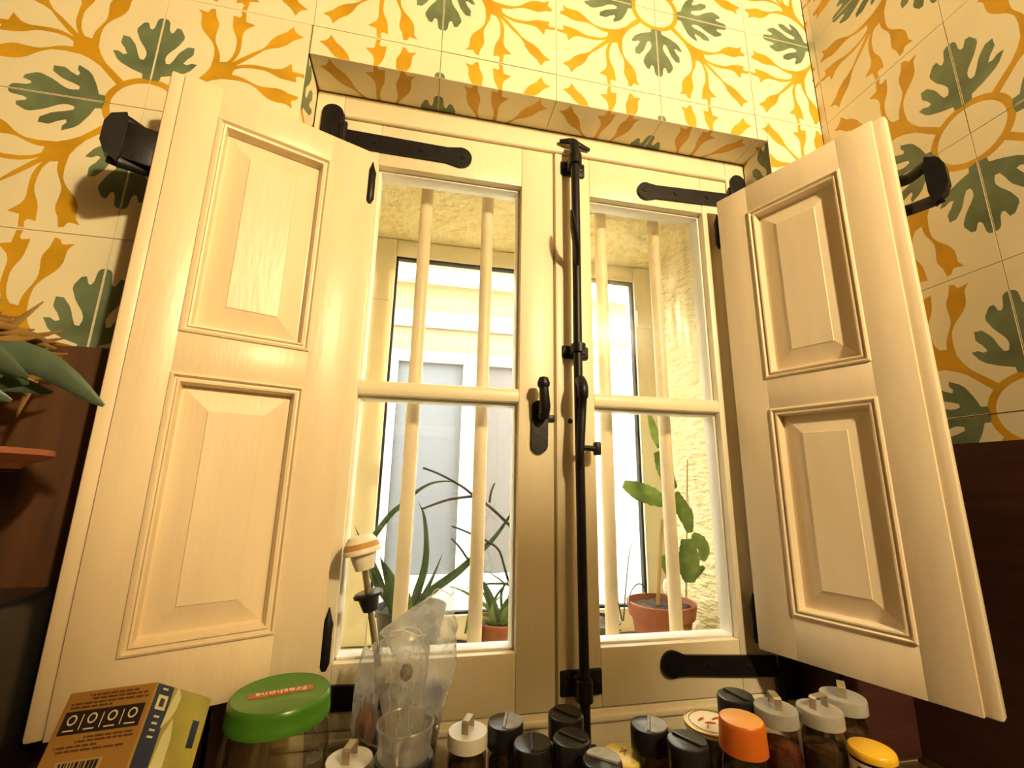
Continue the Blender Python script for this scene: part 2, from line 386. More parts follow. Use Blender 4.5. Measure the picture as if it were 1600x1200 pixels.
# ------------------------------------------------------------------ window_1: wooden frame, two casements, ironwork
win = struct(empty('window_1', (0, 0, 0)))
F0 = RV; F1 = 0.112
def part(name, m, a, c, bevel=0.002, parent=win, **kw):
    q = MB(); q.box(a, c, bevel); return q.build(name, m, parent, **kw)
fr = MB()
fr.box((XL + .001, F0, 1.02), (-0.5565, F1, ZT - .001), .002); fr.box((0.1775, F0, 1.02), (XR - .001, F1, ZT - .001), .002)
fr.box((-0.5565, F0, 2.0), (0.1775, F1, ZT - .001), .002); fr.box((-0.5565, F0, 1.02), (0.1775, F1, 1.0835), .002)
fr.box((-0.5565, 0.1095, 1.0835), (0.1775, 0.1105, 1.09)); 
fr.build('frame', paint, win)
bd = MB(); bd.tube([(-0.553, F0 - .001, 2.0035), (0.174, F0 - .001, 2.0035)], .0050, 12); bd.build('head_bead', paint, win)
bd = MB(); bd.box((-0.553, F0 - .004, 1.068), (0.174, F0 + .002, 1.0765), .002); bd.build('sill_bead', paint, win)
def sash(x0, x1, g0, g1, zb, zt):
    s = empty('casement', (0, 0, 0)); s.parent = win
    Y0, Y1 = F0, 0.107
    for a, c in (((x0, g0)), ((g1, x1))):
        part('stile', paint, (a, Y0, zb), (c, Y1, zt), .002, s)
    part('top_rail', paint, (g0, Y0 + .0004, 1.919), (g1, Y1, zt), .0015, s)
    part('bottom_rail', paint, (g0, Y0 + .0004, zb), (g1, Y1, 1.163), .0015, s)
    q = MB()      # rounded glazing bar
    prof = [(Y0 + .002, -.010), (Y0 + .0005, -.007), (Y0, -.002), (Y0, .003), (Y0 + .002, .009), (Y0 + .006, .0115), (Y1 - .004, .0115), (Y1 - .004, -.0115), (Y0 + .008, -.0115)]
    q.rings([[(g0, y, 1.5365 + z) for y, z in prof], [(g1, y, 1.5365 + z) for y, z in prof]])
    q.build('glazing_bar', paint, s)
    q = MB(); d = .0035       # white rebate strips round the panes
    yy0, yy1 = Y0 + .014, Y1 + .002
    q.box((g0, yy0, 1.163), (g0 + d, yy1, 1.919), .0008); q.box((g1 - d, yy0, 1.163), (g1, yy1, 1.919), .0008)
    q.box((g0, yy0, 1.919 - d), (g1, yy1, 1.919), .0008); q.box((g0, yy0, 1.163), (g1, yy1, 1.163 + d), .0008)
    q.box((g0, yy0, 1.5245 - d), (g1, yy1, 1.5245), .0008)
    q.build('glazing_bead', putty, s)
    for z0, z1 in ((1.166, 1.523), (1.549, 1.916)):
        q = MB(); q.box((g0 + .003, 0.096, z0), (g1 - .003, 0.0985, z1)); q.build('pane', pane_m, s)
    return s
cl = sash(-0.5545, -0.1865, -0.4920, -0.2450, 1.0855, 1.9975)
cr = sash(-0.1835, 0.1755, -0.1160, 0.1170, 1.0855, 1.9975)
q = MB(); q.box((-0.1833, F0 - .0030, 1.0865), (-0.1700, F0 + .002, 1.9965), .0015); q.build('cover_strip', paint, cr)

def strap(x0, x1, zc0, zc1, h, flip, t=.005):
    """forged strap with a round swollen end"""
    n = 14; r = h * 0.62; out = []
    L = x1 - x0
    pts = [(x0, zc0 - h / 2), (x0 + L * 0.80, zc0 + (zc1 - zc0) * .8 - h * .47)]
    for k in range(n + 1):
        t_ = -math.pi * .62 + math.pi * 1.24 * k / n
        pts.append((x1 - (r if L > 0 else -r) + (r * math.cos(t_)) * (1 if L > 0 else -1), zc1 + r * math.sin(t_)))
    pts += [(x0 + L * 0.80, zc0 + (zc1 - zc0) * .8 + h * .47), (x0, zc0 + h / 2)]
    q = MB(); q.prism([(x, F0 - t, z) for x, z in pts], (0, t + .001, 0))
    for fx in (0.25, 0.6, 0.93):
        q.lathe([(.0001, -.0022), (.003, -.0018), (.0042, 0.0)], (x0 + L * fx, F0 - t, zc0 + (zc1 - zc0) * fx), 10, 1)
    return q
strap(-0.5560, -0.3365, 1.9585, 1.9555, .031, 1).build('strap_hinge', iron, win)
strap(0.1770, -0.0200, 1.9535, 1.9465, .029, 1).build('strap_hinge', iron, win)
strap(-0.5560, -0.3420, 1.1270, 1.1190, .030, 1).build('strap_hinge', iron, win)
strap(0.1770, -0.0215, 1.1230, 1.1360, .030, 1).build('strap_hinge', iron, win)
def hinge_plate(x, z0, z1, wd=.034):
    q = MB(); pts = []
    for k in range(13):
        t_ = math.pi * k / 12; pts.append((x + wd / 2 * math.cos(t_), F0 - .005, z1 - wd / 2 + wd / 2 * math.sin(t_)))
    pts += [(x - wd / 2, F0 - .005, z0), (x + wd / 2, F0 - .005, z0)]
    q.prism(pts, (0, .006, 0)); q.tube([(x + (.02 if x < -.2 else -.02), F0 - .006, z0), (x + (.02 if x < -.2 else -.02), F0 - .006, z1 - .035)], .006, 10)
    q.build('hinge_plate', iron, win)
hinge_plate(-0.5725, 1.93, 2.0190); hinge_plate(0.2015, 1.93, 2.0150)
hinge_plate(-0.5725, 1.09, 1.16); hinge_plate(0.2000, 1.075, 1.155)

# rod bolt on the right casement
bolt = empty('rod_bolt', (0, 0, 0)); bolt.parent = win
q = MB(); RXY = 0.040
q.tube([(-0.1528, .0460, 2.0125), (-0.1530, .0455, 2.0115), (-0.1533, .0445, 2.007), (-0.1535, .0425, 1.995), (-0.1537, RXY, 1.980), (-0.1537, RXY, 1.80), (-0.1545, RXY, 1.60), (-0.1535, RXY, 1.30), (-0.1528, RXY, 1.10), (-0.1528, RXY, 1.015)], [.001, .005, .0085, .0088, .0078, .0072, .0072, .0072, .0072, .0078], 12)
q.build('rod', iron, bolt)
q = MB(); q.tube([(-0.1755, .0615, 2.0212), (-0.1700, .0600, 2.0208), (-0.1600, .0560, 2.0195)], [.0040, .0046, .0060], 8, .7)
q.tube([(-0.1600, .0560, 2.0195), (-0.1530, .0540, 2.0190), (-0.1300, .0600, 2.0160), (-0.1160, .0630, 2.0145)], [.0060, .0062, .0048, .0036], 8, .7); q.build('top_hook', iron, bolt)
def bracket(x0, x1, z0, z1):
    q = MB(); q.box((x0, F0 - .006, z0), (x1, F0 + .001, z1), .003); q.lathe([(.0118, z0 + .004), (.0118, z1 - .004)], ((-0.1533), RXY, 0), 14)
    q.box((-0.1633, RXY, z0 + .004), (-0.1433, F0, z1 - .004), .001)
    for x in (x0 + .009, x1 - .009): q.lathe([(.0001, -.003), (.004, -.002), (.005, 0.0)], (x, F0 - .006, (z0 + z1) / 2), 10, 1)
    q.build('bracket', iron, bolt)
bracket(-0.1735, -0.1265, 1.953, 1.981); bracket(-0.1740, -0.1270, 1.603, 1.625); bracket(-0.1810, -0.1170, 1.104, 1.138)
q = MB(); lv = spline([(-0.1725, .010, 1.842), (-0.1715, .008, 1.825), (-0.1660, .014, 1.800), (-0.1570, .030, 1.782), (-0.1545, RXY, 1.760)], 5)
q.tube(lv, [.0022 + .003 * min(1, i / 8) for i in range(len(lv))], 8, 1.6); q.build('lever', iron, bolt)
q = MB(); lv = spline([(-0.1535, .034, 1.560), (-0.1545, .022, 1.548), (-0.1545, .020, 1.535), (-0.1530, .028, 1.515), (-0.1555, .028, 1.48), (-0.1575, .030, 1.440), (-0.1550, RXY, 1.42)], 5)
q.tube(lv, [.0085 if i < 12 else .0065 for i in range(len(lv))], 10); q.build('pull_handle', iron, bolt)
q = MB(); q.tube([(-0.1535, .040, 1.454), (-0.128, .042, 1.453)], .0045, 8); q.box((-0.129, .036, 1.443), (-0.1195, .050, 1.464), .0025)
q.build('turn_button', iron, bolt)
q = MB(); q.box((-0.150, .050, 1.030), (-0.128, F0, 1.042), .002); q.build('bottom_catch', iron, bolt)

# fastener on the left casement
fast = empty('casement_fastener', (0, 0, 0)); fast.parent = win
q = MB(); pts = []; xx = -0.2108; hw = .0132
for k in range(13): t_ = math.pi * k / 12; pts.append((xx + hw * math.cos(t_), F0 - .006, 1.520 + hw * .7 * math.sin(t_)))
for k in range(13): t_ = math.pi + math.pi * k / 12; pts.append((xx - .001 + hw * math.cos(t_), F0 - .006, 1.458 + hw * math.sin(t_)))
q.prism(pts, (0, .007, 0)); q.build('back_plate', iron, fast)
q = MB(); q.tube([(-0.209, F0, 1.502), (-0.209, .045, 1.503), (-0.2095, .040, 1.515), (-0.2120, .038, 1.546)], [.008, .008, .009, .0075], 10)
q.lathe([(.0001, 1.5415), (.006, 1.5425), (.0098, 1.548), (.0100, 1.553), (.007, 1.561), (.0001, 1.5635)], (-0.2125, .038, 0), 16); q.build('knob', iron, fast)
q = MB(); q.box((-0.200, F0 - .004, 1.4955), (-0.1860, F0 + .001, 1.5065), .0015); q.build('tongue', iron, fast)
q = MB(); q.lathe([(.0001, -.0012), (.004, -.001), (.0045, .001)], (-0.1590, F0, 1.4985), 12, 1); q.build('screw_head', iron, cr)

# ------------------------------------------------------------------ shutters (each hinged on its casement)
def shutter(s, origin, rz, wdt, zb, zt, label, k=1.0):
    K = lambda z: 1.402 + (z - 1.402) * k
    root = empty('window_shutter', origin, rz); z_ = origin[2]
    tag(root, label, 'shutter', 'window shutters')
    TH = .0205
    def pt(name, u0, u1, z0, z1, y0=0.0, y1=TH, bev=.0018, parent=root, m=paint_sh):
        q = MB(); q.box((s * u0, y0, z0 - z_), (s * u1, y1, z1 - z_), bev); return q.build(name, m, parent)
    U0, U1 = .055, .193; E = wdt - .0145
    OP = [(K(1.218), K(1.5205)), (K(1.5715), K(1.8735))]
    pt('hinge_stile', 0, U0, zb, zt, bev=.0012)
    pt('meeting_stile', U1, E, zb, zt, bev=.0012)
    pt('meeting_rebate', E - .002, wdt, zb + .0002, zt - .0002, .0035, TH - .001, .0032)
    pt('rail', U0 - .001, U1 + .001, zb, OP[0][0], .0001, TH, .0009); pt('rail', U0 - .001, U1 + .001, OP[0][1], OP[1][0], .0001, TH, .0009); pt('rail', U0 - .001, U1 + .001, OP[1][1], zt, .0001, TH, .0009)
    prof = [(-.0012, .0008), (0.0, -.0022), (.0022, -.0030), (.0036, -.0012), (.0042, .0012), (.0062, .0010), (.0075, -.0016), (.0095, -.0010), (.0110, .0030), (.0122, .0125)]
    for z0, z1 in OP:
        q = MB(); rs = []
        for d, h in prof: rs.append([(s * (U0 + d), h, z0 + d - z_), (s * (U1 - d), h, z0 + d - z_), (s * (U1 - d), h, z1 - d - z_), (s * (U0 + d), h, z1 - d - z_)])
        q.rings(rs, False, False); q.build('panel_moulding', paint_sh, root, angle=25)
        q = MB(); rs = []
        for d, h in ((.0118, .0125), (.0150, .0122), (.0400, .0055), (.0408, .0045)):
            rs.append([(s * (U0 + d), h, z0 + d - z_), (s * (U1 - d), h, z0 + d - z_), (s * (U1 - d), h, z1 - d - z_), (s * (U0 + d), h, z1 - d - z_)])
        q.rings(rs, False, True); q.build('raised_panel', paint_sh, root, angle=8)
        q = MB(); q.box((s * (U0 - .002), .014, z0 - .002 - z_), (s * (U1 + .002), .0195, z1 + .002 - z_)); q.build('panel_back', paint_sh, root)
    # spindle hinges on the casement side
    for zc in (K(1.872), K(1.199)):
        q = MB(); hh = .036
        q.lathe([(.0008, hh), (.004, hh - .012), (.0068, hh - .020), (.0060, .003), (.0064, 0), (.0064, -.028), (.003, -hh)], (s * -.0070, .010, zc - z_), 12)
        q.box((s * -.004, TH - .001, zc - .02 - z_), (s * .03, TH + .003, zc + .02 - z_), .001)
        q.build('spindle_hinge', iron, root)
    # bar keeper (U bracket) past the outer edge
    q = MB(); y0, y1 = .004, .020; u0 = wdt - .02
    for zz in (K(1.7775), K(1.8240)):
        q.box((s * u0, TH - .001, zz - .008 - z_), (s * (wdt + .004), TH + .003, zz + .008 - z_), .001)
        arm = [(s * (wdt + .001), TH + .0015, zz - z_), (s * (wdt + .010), .022, zz - z_), (s * (wdt + .030), .014, zz + (.004 if zz > 1.8 else -.004) - z_), (s * (wdt + .038), .013, zz + (.003 if zz > 1.8 else -.003) - z_)]
        q.tube(spline(arm, 4), .0085, 10, .6)
    if s < 0: q.box((s * (wdt - .006), .009, K(1.7760) - z_), (s * (wdt + .032), .014, K(1.8270) - z_), .001)
    pts = [(wdt + .030, 1.7660), (wdt + .043, 1.7760), (wdt + .0475, 1.7880), (wdt + .0475, 1.8140), (wdt + .043, 1.8270), (wdt + .030, 1.8355), (wdt + .027, 1.8180), (wdt + .027, 1.7840)]
    q.prism([(s * u, y0, K(z) - z_) for u, z in pts], (0, y1 - y0, 0))
    q.build('bar_keeper', iron, root)
    return root
shutter(-1, (-0.4978, 0.016, 1.163), 0.3977, 0.2488, 1.163, 1.9006, 'cream panelled shutter opened over the tiled wall behind the cardboard box and green lid', .964)
shutter(1, (0.128, 0.040, 1.158), -1.167, 0.254, 1.158, 1.926, 'cream panelled shutter standing open in the room corner above the orange-capped jar')

# ------------------------------------------------------------------ stone opening beyond: bars, outer window, courtyard
bar_lab = ['white round bar nearest the cream-capped stopper, behind the aloe side panes', 'white round bar just in front of the small succulent in its red pot',
           'white round bar next to the black rod bolt, in front of the pale blades', 'white round bar in front of the terracotta cactus pot']
for i, (bx, lab) in enumerate(zip((-0.4110, -0.2940, -0.0610, 0.0575), bar_lab)):
    q = MB(); q.tube([(0, 0, 0), (0, 0, 1.948 - 1.088)], .0115, 16)
    o = q.build('window_bar', barpaint); o.location = (bx, 0.150, 1.088); tag(o, lab, 'bar', 'white bars behind the casements')
w2 = struct(empty('window_2', (0, 0, 0)))
OX0, OX1, OZ0, OZ1 = -0.476, 0.114, 1.138, 1.906
Y2 = 0.350
def jamb(name, a, c): part(name, alu, a, c, .003, w2)
jamb('jamb', (-0.530, Y2, 1.090), (OX0, Y2 + .05, 1.947)); jamb('jamb', (OX1, Y2, 1.090), (0.1635, Y2 + .05, 1.947))
jamb('head', (OX0, Y2 + .0005, OZ1), (OX1, Y2 + .05, 1.947)); jamb('sill_rail', (OX0, Y2 + .0005, 1.090), (OX1, Y2 + .05, OZ0))
q = MB(); g = .005
q.box((OX0, Y2 + .006, OZ0), (OX0 + g, Y2 + .02, OZ1)); q.box((OX1 - g, Y2 + .006, OZ0), (OX1, Y2 + .02, OZ1)); q.box((OX0, Y2 + .006, OZ1 - g), (OX1, Y2 + .02, OZ1)); q.box((OX0, Y2 + .006, OZ0), (OX1, Y2 + .02, OZ0 + g))
q.build('gasket', rubber, w2)
q = MB(); q.box((OX0 + .001, Y2 + .012, OZ0 + .001), (OX1 - .001, Y2 + .016, OZ1 - .001)); q.build('pane', pane_m, w2)
for x, z in ((-0.505, 1.815), (0.137, 1.805)):
    q = MB(); q.box((x - .020, Y2 - .004, z - .022), (x + .020, Y2 + .002, z + .022), .0015)
    for dz in (-.006, .006): q.lathe([(.0001, -.0008), (.0028, -.0006), (.0032, .001)], (x, Y2 - .004, z + dz), 10, 1)
    q.build('hinge_leaf', alu, w2)

FY = 2.0
b = MB(); b.box((-4, FY, -0.1), (4, FY + .3, 3.2)); opp = struct(b.build('wall_opposite', facade_m, smooth=False))
def ftrim(name, z0, z1, d, m):
    q = MB(); q.box((-3.5, FY - d, z0), (3.5, FY + .01, z1), .01); q.build(name, m, opp)
ftrim('cornice', 2.60, 2.95, .10, facade_w); ftrim('string_course', 2.31, 2.405, .05, facade_w); ftrim('lintel_band', 2.155, 2.31, .012, facade_b)
w3 = struct(empty('window_3', (0, 0, 0)))
def fr3(name, a, c, m=facade_w): q = MB(); q.box(a, c, .006); return q.build(name, m, w3)
fr3('frame', (-0.95, FY - .06, 2.085), (1.6, FY - .005, 2.150)); fr3('frame', (-0.95, FY - .06, 0.60), (-0.62, FY - .005, 2.085)); fr3('frame', (-0.62, FY - .06, 0.60), (1.6, FY - .005, 0.90))
fr3('mullion', (-0.175, FY - .06, 0.90), (-0.085, FY - .005, 2.085)); fr3('sash_bar', (-0.62, FY - .05, 0.90), (-0.555, FY - .005, 2.085)); fr3('mullion', (0.32, FY - .06, 0.90), (1.6, FY - .005, 2.085))
fr3('pane', (-0.555, FY - .030, 0.90), (-0.175, FY - .010, 2.085), curtain_blue); fr3('pane', (-0.085, FY - .030, 0.90), (0.32, FY - .010, 2.085), curtain_mauve)

# ------------------------------------------------------------------ plants in the stone opening
SZ = 1.0885
def pot(name, c, rim, h, m, label, band=True, cat='plant pot'):
    root = empty(name, (c[0], c[1], SZ)); tag(root, label, cat)
    q = MB(); rb = rim * .70
    pr = [(.0001, 0), (rb, 0), (rim * .86, h * .70), (rim * .93, h * .705), (rim * .94, h * .72), (rim, h * .985), (rim * .985, h), (rim * .92, h), (rim * .88, h * .85), (.0001, h * .85)] if band else [(.0001, 0), (rb, 0), (rim * .96, h * .93), (rim, h * .94), (rim, h), (rim * .95, h), (rim * .92, h * .86), (.0001, h * .86)]
    q.lathe(pr, n=40, cap=False); q.build('pot', m, root)
    q = MB(); rg = random.Random(len(label)); rings = []
    for r in (.9, .6, .3, .02): rings.append([(rim * r * math.cos(a), rim * r * math.sin(a), h * (.86 + .05 * rg.random())) for a in [2 * math.pi * k / 20 for k in range(20)]])
    q.rings(rings, False, True); q.build('potting_soil', soil, root)
    return root
def blade(root, pts, w0, m=aloe, Y0=.25, Y1=.25, flat=.35, name='leaf', n=8, tip=.06, bulge=True):
    """leaf through picture points standing between depths Y0 and Y1"""
    P = [at(x, y, Y0 + (Y1 - Y0) * i / max(1, len(pts) - 1)) for i, (x, y) in enumerate(pts)]
    P = spline(P, n); L = len(P)
    rad = [w0 * max(tip, (1 - (i / (L - 1)) ** 1.6)) if bulge else w0 * (1 - .35 * i / (L - 1)) for i in range(L)]
    q = MB(); q.tube([p - root.location for p in P], rad, 8, flat); return q.build(name, m, root)
al = pot('potted_aloe', (-0.395, 0.252), .062, .096, greyplastic, 'aloe with long arching leaves in a dark grey pot behind the glass', False, 'plant')
blade(al, [(618, 955), (585, 905), (574, 860), (605, 810), (630, 787), (650, 769), (672, 756), (700, 752), (730, 760)], .0062, aloe, .250, .235)
blade(al, [(644, 955), (652, 925), (662, 893), (666, 862), (665, 825), (661, 800), (654, 786)], .0078, aloe, .250, .240)
blade(al, [(652, 950), (665, 925), (677, 900), (692, 864)], .0052, aloe, .245, .235)
blade(al, [(640, 955), (672, 925), (712, 896), (738, 873), (770, 843), (795, 808), (801, 790)], .0085, aloe, .250, .262)
blade(al, [(622, 965), (612, 925), (603, 895), (594, 870)], .0105, aloe, .245, .215)
blade(al, [(628, 965), (622, 925), (612, 900), (600, 878)], .0095, aloe, .255, .235)
blade(al, [(612, 955), (588, 890), (568, 852), (554, 822)], .0045, aloe, .25, .22)
blade(al, [(641, 955), (640, 940), (640, 925)], .0055, aloe_pale, .24, .232)
for p in ([(804, 829), (782, 807), (757, 785), (741, 775), (726, 763), (708, 752), (685, 740), (661, 731)], [(741, 775), (700, 781), (660, 795)]):
    blade(al, p, .0030, dryleaf, .262, .255, .8, 'dry_leaf', 6, .5, False)
su = pot('potted_succulent', (-0.232, 0.258), .050, .066, terracotta, 'small succulent with thin arching leaves in a red clay pot', False, 'plant')
for p, wd, m in (([(778, 975), (765, 952), (738, 932), (720, 922), (692, 912)], .0045, aloe_pale), ([(785, 960), (783, 930), (787, 912), (770, 898), (755, 889)], .0028, aloe), ([(786, 965), (797, 918), (775, 912), (750, 914), (732, 917), (712, 932)], .0026, aloe),
                 ([(772, 965), (774, 935), (795, 908), (803, 905)], .0028, aloe), ([(778, 968), (774, 940), (795, 926)], .003, aloe_pale), ([(780, 978), (772, 958), (762, 938), (752, 922)], .0085, aloe_pale), ([(782, 978), (795, 966), (806, 960)], .006, aloe_pale),
                 ([(776, 978), (770, 966), (760, 956)], .007, aloe_pale), ([(779, 978), (782, 962), (787, 954)], .0075, aloe_pale), ([(772, 980), (764, 972), (755, 970)], .006, aloe_pale), ([(797, 965), (799, 930), (800, 898)], .0042, aloe)):
    blade(su, p, wd, m, .255, .250)
for p, wd, m in (([(782, 975), (790, 955), (796, 942)], .0075, aloe_pale), ([(774, 976), (768, 960), (770, 942)], .0085, aloe_pale), ([(778, 972), (770, 945), (757, 915), (748, 905)], .0095, aloe), ([(780, 970), (790, 940), (803, 930)], .0035, aloe), ([(784, 974), (792, 966), (803, 950)], .0065, aloe_pale), ([(770, 976), (760, 968), (750, 962)], .0065, aloe_pale)):
    blade(su, p, wd, m, .250, .242)
for p in ([(794, 907), (787, 882), (779, 859), (760, 845), (740, 836), (722, 828), (706, 822)], [(745, 890), (732, 875), (718, 855), (705, 841)], [(765, 785), (767, 770), (773, 755)]):
    blade(su, p, .0025, dryleaf, .255, .250, .8, 'dry_leaf', 6, .5, False)
tr = pot('seedling_pot', (-0.318, 0.235), .040, .030, blackplastic, 'low black seedling pot on the sill between aloe and succulent', False)
blade(tr, [(727, 990), (731, 965), (732, 950)], .0022, aloe, .235, .235, .8, 'stem')
ca = pot('potted_cactus', (0.084, 0.245), .066, .0885, terracotta, 'flat-jointed trailing cactus tied to stakes in a banded terracotta pot', True, 'plant')
def pad(root, pts, wds, Y, name='cactus_joint', m=cactus, th=.0035):
    """flat wavy-edged joint along picture points; wds are half widths in px"""
    P = spline([at(x, y, Y) for x, y in pts], 5); L = len(P)
    W = [wds[min(len(wds) - 1, int(i / (L - 1) * (len(wds) - 1)))] * (1 - ((i / (L - 1) * (len(wds) - 1)) % 1)) + wds[min(len(wds) - 1, int(i / (L - 1) * (len(wds) - 1)) + 1)] * ((i / (L - 1) * (len(wds) - 1)) % 1) for i in range(L)]
    q = MB(); rs = []
    for i, p in enumerate(P):
        d = (P[min(i + 1, L - 1)] - P[max(i - 1, 0)]).normalized(); s_ = d.cross(Vector((0, 1, 0))).normalized()
        hw = W[i] * .00125 * (1 + .10 * (i % 2)); n_ = Vector((0, 1, 0))
        rs.append([p - root.location + s_ * hw, p - root.location + s_ * hw * .4 - n_ * th * .7, p - root.location - n_ * th, p - root.location - s_ * hw * .4 - n_ * th * .7, p - root.location - s_ * hw, p - root.location + n_ * th])
    q.rings(rs); return q.build(name, m, root)
pad(ca, [(1012, 642), (1018, 660), (1024, 680), (1030, 700)], [1, 6, 8, 3], .250)
pad(ca, [(1026, 706), (1034, 728), (1044, 748), (1056, 762)], [5, 11, 12, 4], .250)
pad(ca, [(1046, 788), (1020, 776), (995, 766), (974, 756)], [6, 14, 14, 6], .240)
pad(ca, [(1054, 770), (1062, 788), (1072, 806), (1078, 832)], [7, 12, 13, 5], .222)
pad(ca, [(1074, 842), (1076, 866), (1077, 890), (1078, 910)], [10, 17, 18, 8], .212)
pad(ca, [(1082, 836), (1094, 846), (1100, 860), (1097, 876)], [5, 10, 10, 5], .216)
pad(ca, [(1076, 902), (1088, 895), (1100, 886)], [4, 7, 3], .214)
pad(ca, [(1046, 900), (1040, 884), (1037, 868)], [4, 7, 6], .255)
q = MB(); c_ = at(1044, 920, .245) - ca.location
q.lathe([(.0001, -.016), (.009, -.008), (.0105, .004), (.007, .016), (.0001, .021)], c_, 16); q.build('woolly_offset', wool, ca)
blade(ca, [(1072, 942), (1073, 830), (1074, 718)], .0020, stake_m, .262, .262, 1, 'stake', 3, 1, False)
blade(ca, [(1028, 945), (1031, 880), (1035, 812)], .0046, stake_m, .232, .236, .35, 'stake', 3, 1, False)
blade(ca, [(1010, 930), (1007, 918), (999, 912), (990, 918), (984, 932), (985, 948)], .0015, greyplastic, .225, .205, 1, 'wire_loop', 6, 1, False)
for p in ([(1030, 702), (1046, 716), (1056, 752)], [(1056, 764), (1068, 790), (1072, 838)], [(1060, 770), (1074, 772), (1076, 788)]):
    blade(ca, p, .0011, wool, .232, .232, 1, 'tie', 5, 1, False)
sp = pot('seedling_pot', (-0.040, 0.285), .052, .050, blackplastic, 'squat black pot with a few thin blades beside the terracotta cactus pot', False)
for p in ([(968, 975), (957, 940), (948, 930), (938, 922)], [(970, 985), (955, 980), (940, 972)], [(972, 970), (950, 870), (936, 862)], [(974, 970), (985, 856), (1003, 858)]):
    blade(sp, p, .0016, aloe, .28, .27, .5)

# ------------------------------------------------------------------ worktop under the window
CZ = 1.010
q = MB(); q.box((-1.60, -0.40, CZ - .03), (XW - .004, 0.0655, CZ), .002)
tag(q.build('worktop', counter_m), 'dark stone worktop under the window holding jars and boxes', 'worktop')
q = MB(); q.box((-1.60, -0.36, 0.0), (XW - .004, 0.004, CZ - .031), .002)
tag(q.build('base_cabinet', darkwood), 'dark wooden base cabinet carrying the worktop', 'cabinet')
q = MB(); q.box((-1.05, -0.032, CZ), (-0.70, -0.008, 1.546), .002)
tag(q.build('wooden_tray', brownwood), 'brown wooden tray leaning on the tiles behind the grey-leaved plant', 'tray')
q = MB(); q.box((-1.05, -0.30, CZ), (-0.735, -0.04, 1.291), .012, 3); bx = q.build('storage_box', blackplastic)
tag(bx, 'black storage box under the terracotta bowl of grey leaves', 'box')

# bowl plant on the black box
bp_ = empty('potted_plant', (-0.845, -0.168, 1.2915)); tag(bp_, 'sprawling grey-green plant with dried stalks in a wide terracotta bowl', 'plant')
q = MB(); q.lathe([(.0001, 0), (.074, 0), (.084, .088), (.088, .112), (.120, .122), (.127, .126), (.126, .131), (.118, .129), (.106, .114), (.0001, .108)], n=48, cap=False); q.build('bowl', terracotta, bp_)
q = MB(); q.lathe([(.108, .111), (.06, .118), (.0001, .120)], n=24, cap=False); q.build('potting_soil', soil, bp_)
rg = random.Random(8)
def broad(ex, md, r0, st=(0, 0, .115)):
    P = spline([st, md, ex], 7); L = len(P)
    q = MB(); q.tube(P, [r0 * math.sin(math.pi * min(.985, .10 + .88 * k / (L - 1))) + .0006 for k in range(L)], 10, .28); q.build('leaf', greyleaf, bp_)
for i in range(30):
    a = rg.uniform(-1.7, 1.5); r = rg.uniform(.075, .150); h = rg.uniform(.135, .190)
    ex = Vector((r * math.cos(a), r * math.sin(a) * .55 - .02, h)); md = ex * .55 + Vector((0, 0, .070 + rg.uniform(0, .025)))
    broad(ex, md, rg.uniform(.008, .014))
for ex, md, r0 in (((.172, .012, .170), (.095, 0, .208), .013), ((.135, -.02, .186), (.06, -.02, .215), .015), ((.125, -.03, .160), (.06, -.04, .185), .012), ((.095, -.07, .150), (.03, -.06, .165), .012), ((.120, -.01, .168), (.05, -.03, .190), .014)):
    broad(ex, md, r0)
# dried bundle behind it
q = MB()
for i in range(200):
    x = rg.uniform(-.11, .066); z = rg.uniform(.195, .264 - max(0, x) * .3); a = rg.uniform(-.5, .5) + (1.2 if i % 4 == 0 else 0)
    L = rg.uniform(.018, .042); y = .068 + rg.uniform(-.014, .014)
    q.tube([(x - L * math.cos(a), y, z - L * math.sin(a)), (x, y - .004, z + .003), (x + L * math.cos(a), y, z + L * math.sin(a))], [.0012, .0046, .0008], 6, .45)
for i in range(26):
    x = rg.uniform(-.08, .05); q.tube([(x * .5, .03, .11), (x * .8, .055, .16), (x, .068, .21)], .0022, 5)
o = q.build('dried_stalks', straw, bp_); o['kind'] = 'stuff'; o['label'] = 'dried straw-coloured stalks'

# ------------------------------------------------------------------ jars, boxes and bottles on the worktop
def lathe_part(name, prof, m, parent, n=32, cap=False):
    q = MB(); q.lathe(prof, n=n, cap=cap); return q.build(name, m, parent)
def jar_body(root, r, h, spice, neck=.85, fill=.8):
    lathe_part('jar_glass', [(.0001, 0), (r * .95, 0), (r, .003), (r, h * .86), (r * .97, h * .90), (r * neck, h * .95), (r * neck, h)], jarglass, root)
    rr = r - .0018
    lathe_part('contents', [(.0001, .002), (rr, .003), (rr, h * fill), (rr * .6, h * fill + .003), (.0001, h * fill + .001)], spice, root)
SP = 1.123
def flip_jar(px, py, wpx, label, spice=spice_dark, top=SP, rz=0.4, worn=None, cat='jar', grp='spice jars with black caps'):
    c = atz(px, py, top); d = (c - CAM).dot(FW); r = wpx * d / FPX / 2
    root = empty('spice_jar', (c.x, c.y, CZ), rz); tag(root, label, cat, grp)
    H = top - CZ; hl = .026
    jar_body(root, r * .98, H - hl + .004, spice)
    q = MB(); q.lathe([(r * .90, H - hl), (r, H - hl + .001), (r, H - .003), (r * .96, H - .0008), (r * .88, H)], n=40)
    q.build('cap', blackplastic, root)
    q = MB(); pts = []   # raised flap over half of the top
    for k in range(17): t_ = -math.pi / 2 + math.pi * k / 16; pts.append((r * .86 * math.cos(t_) * .98 + .002, r * .86 * math.sin(t_), H - .0005))
    q.prism(pts, (0, 0, .0016)); q.box((-r * .1, -r * .80, H - .0005), (r * .06, r * .80, H + .0022), .0008)
    q.build('flap', worn or blackplastic, root); return root
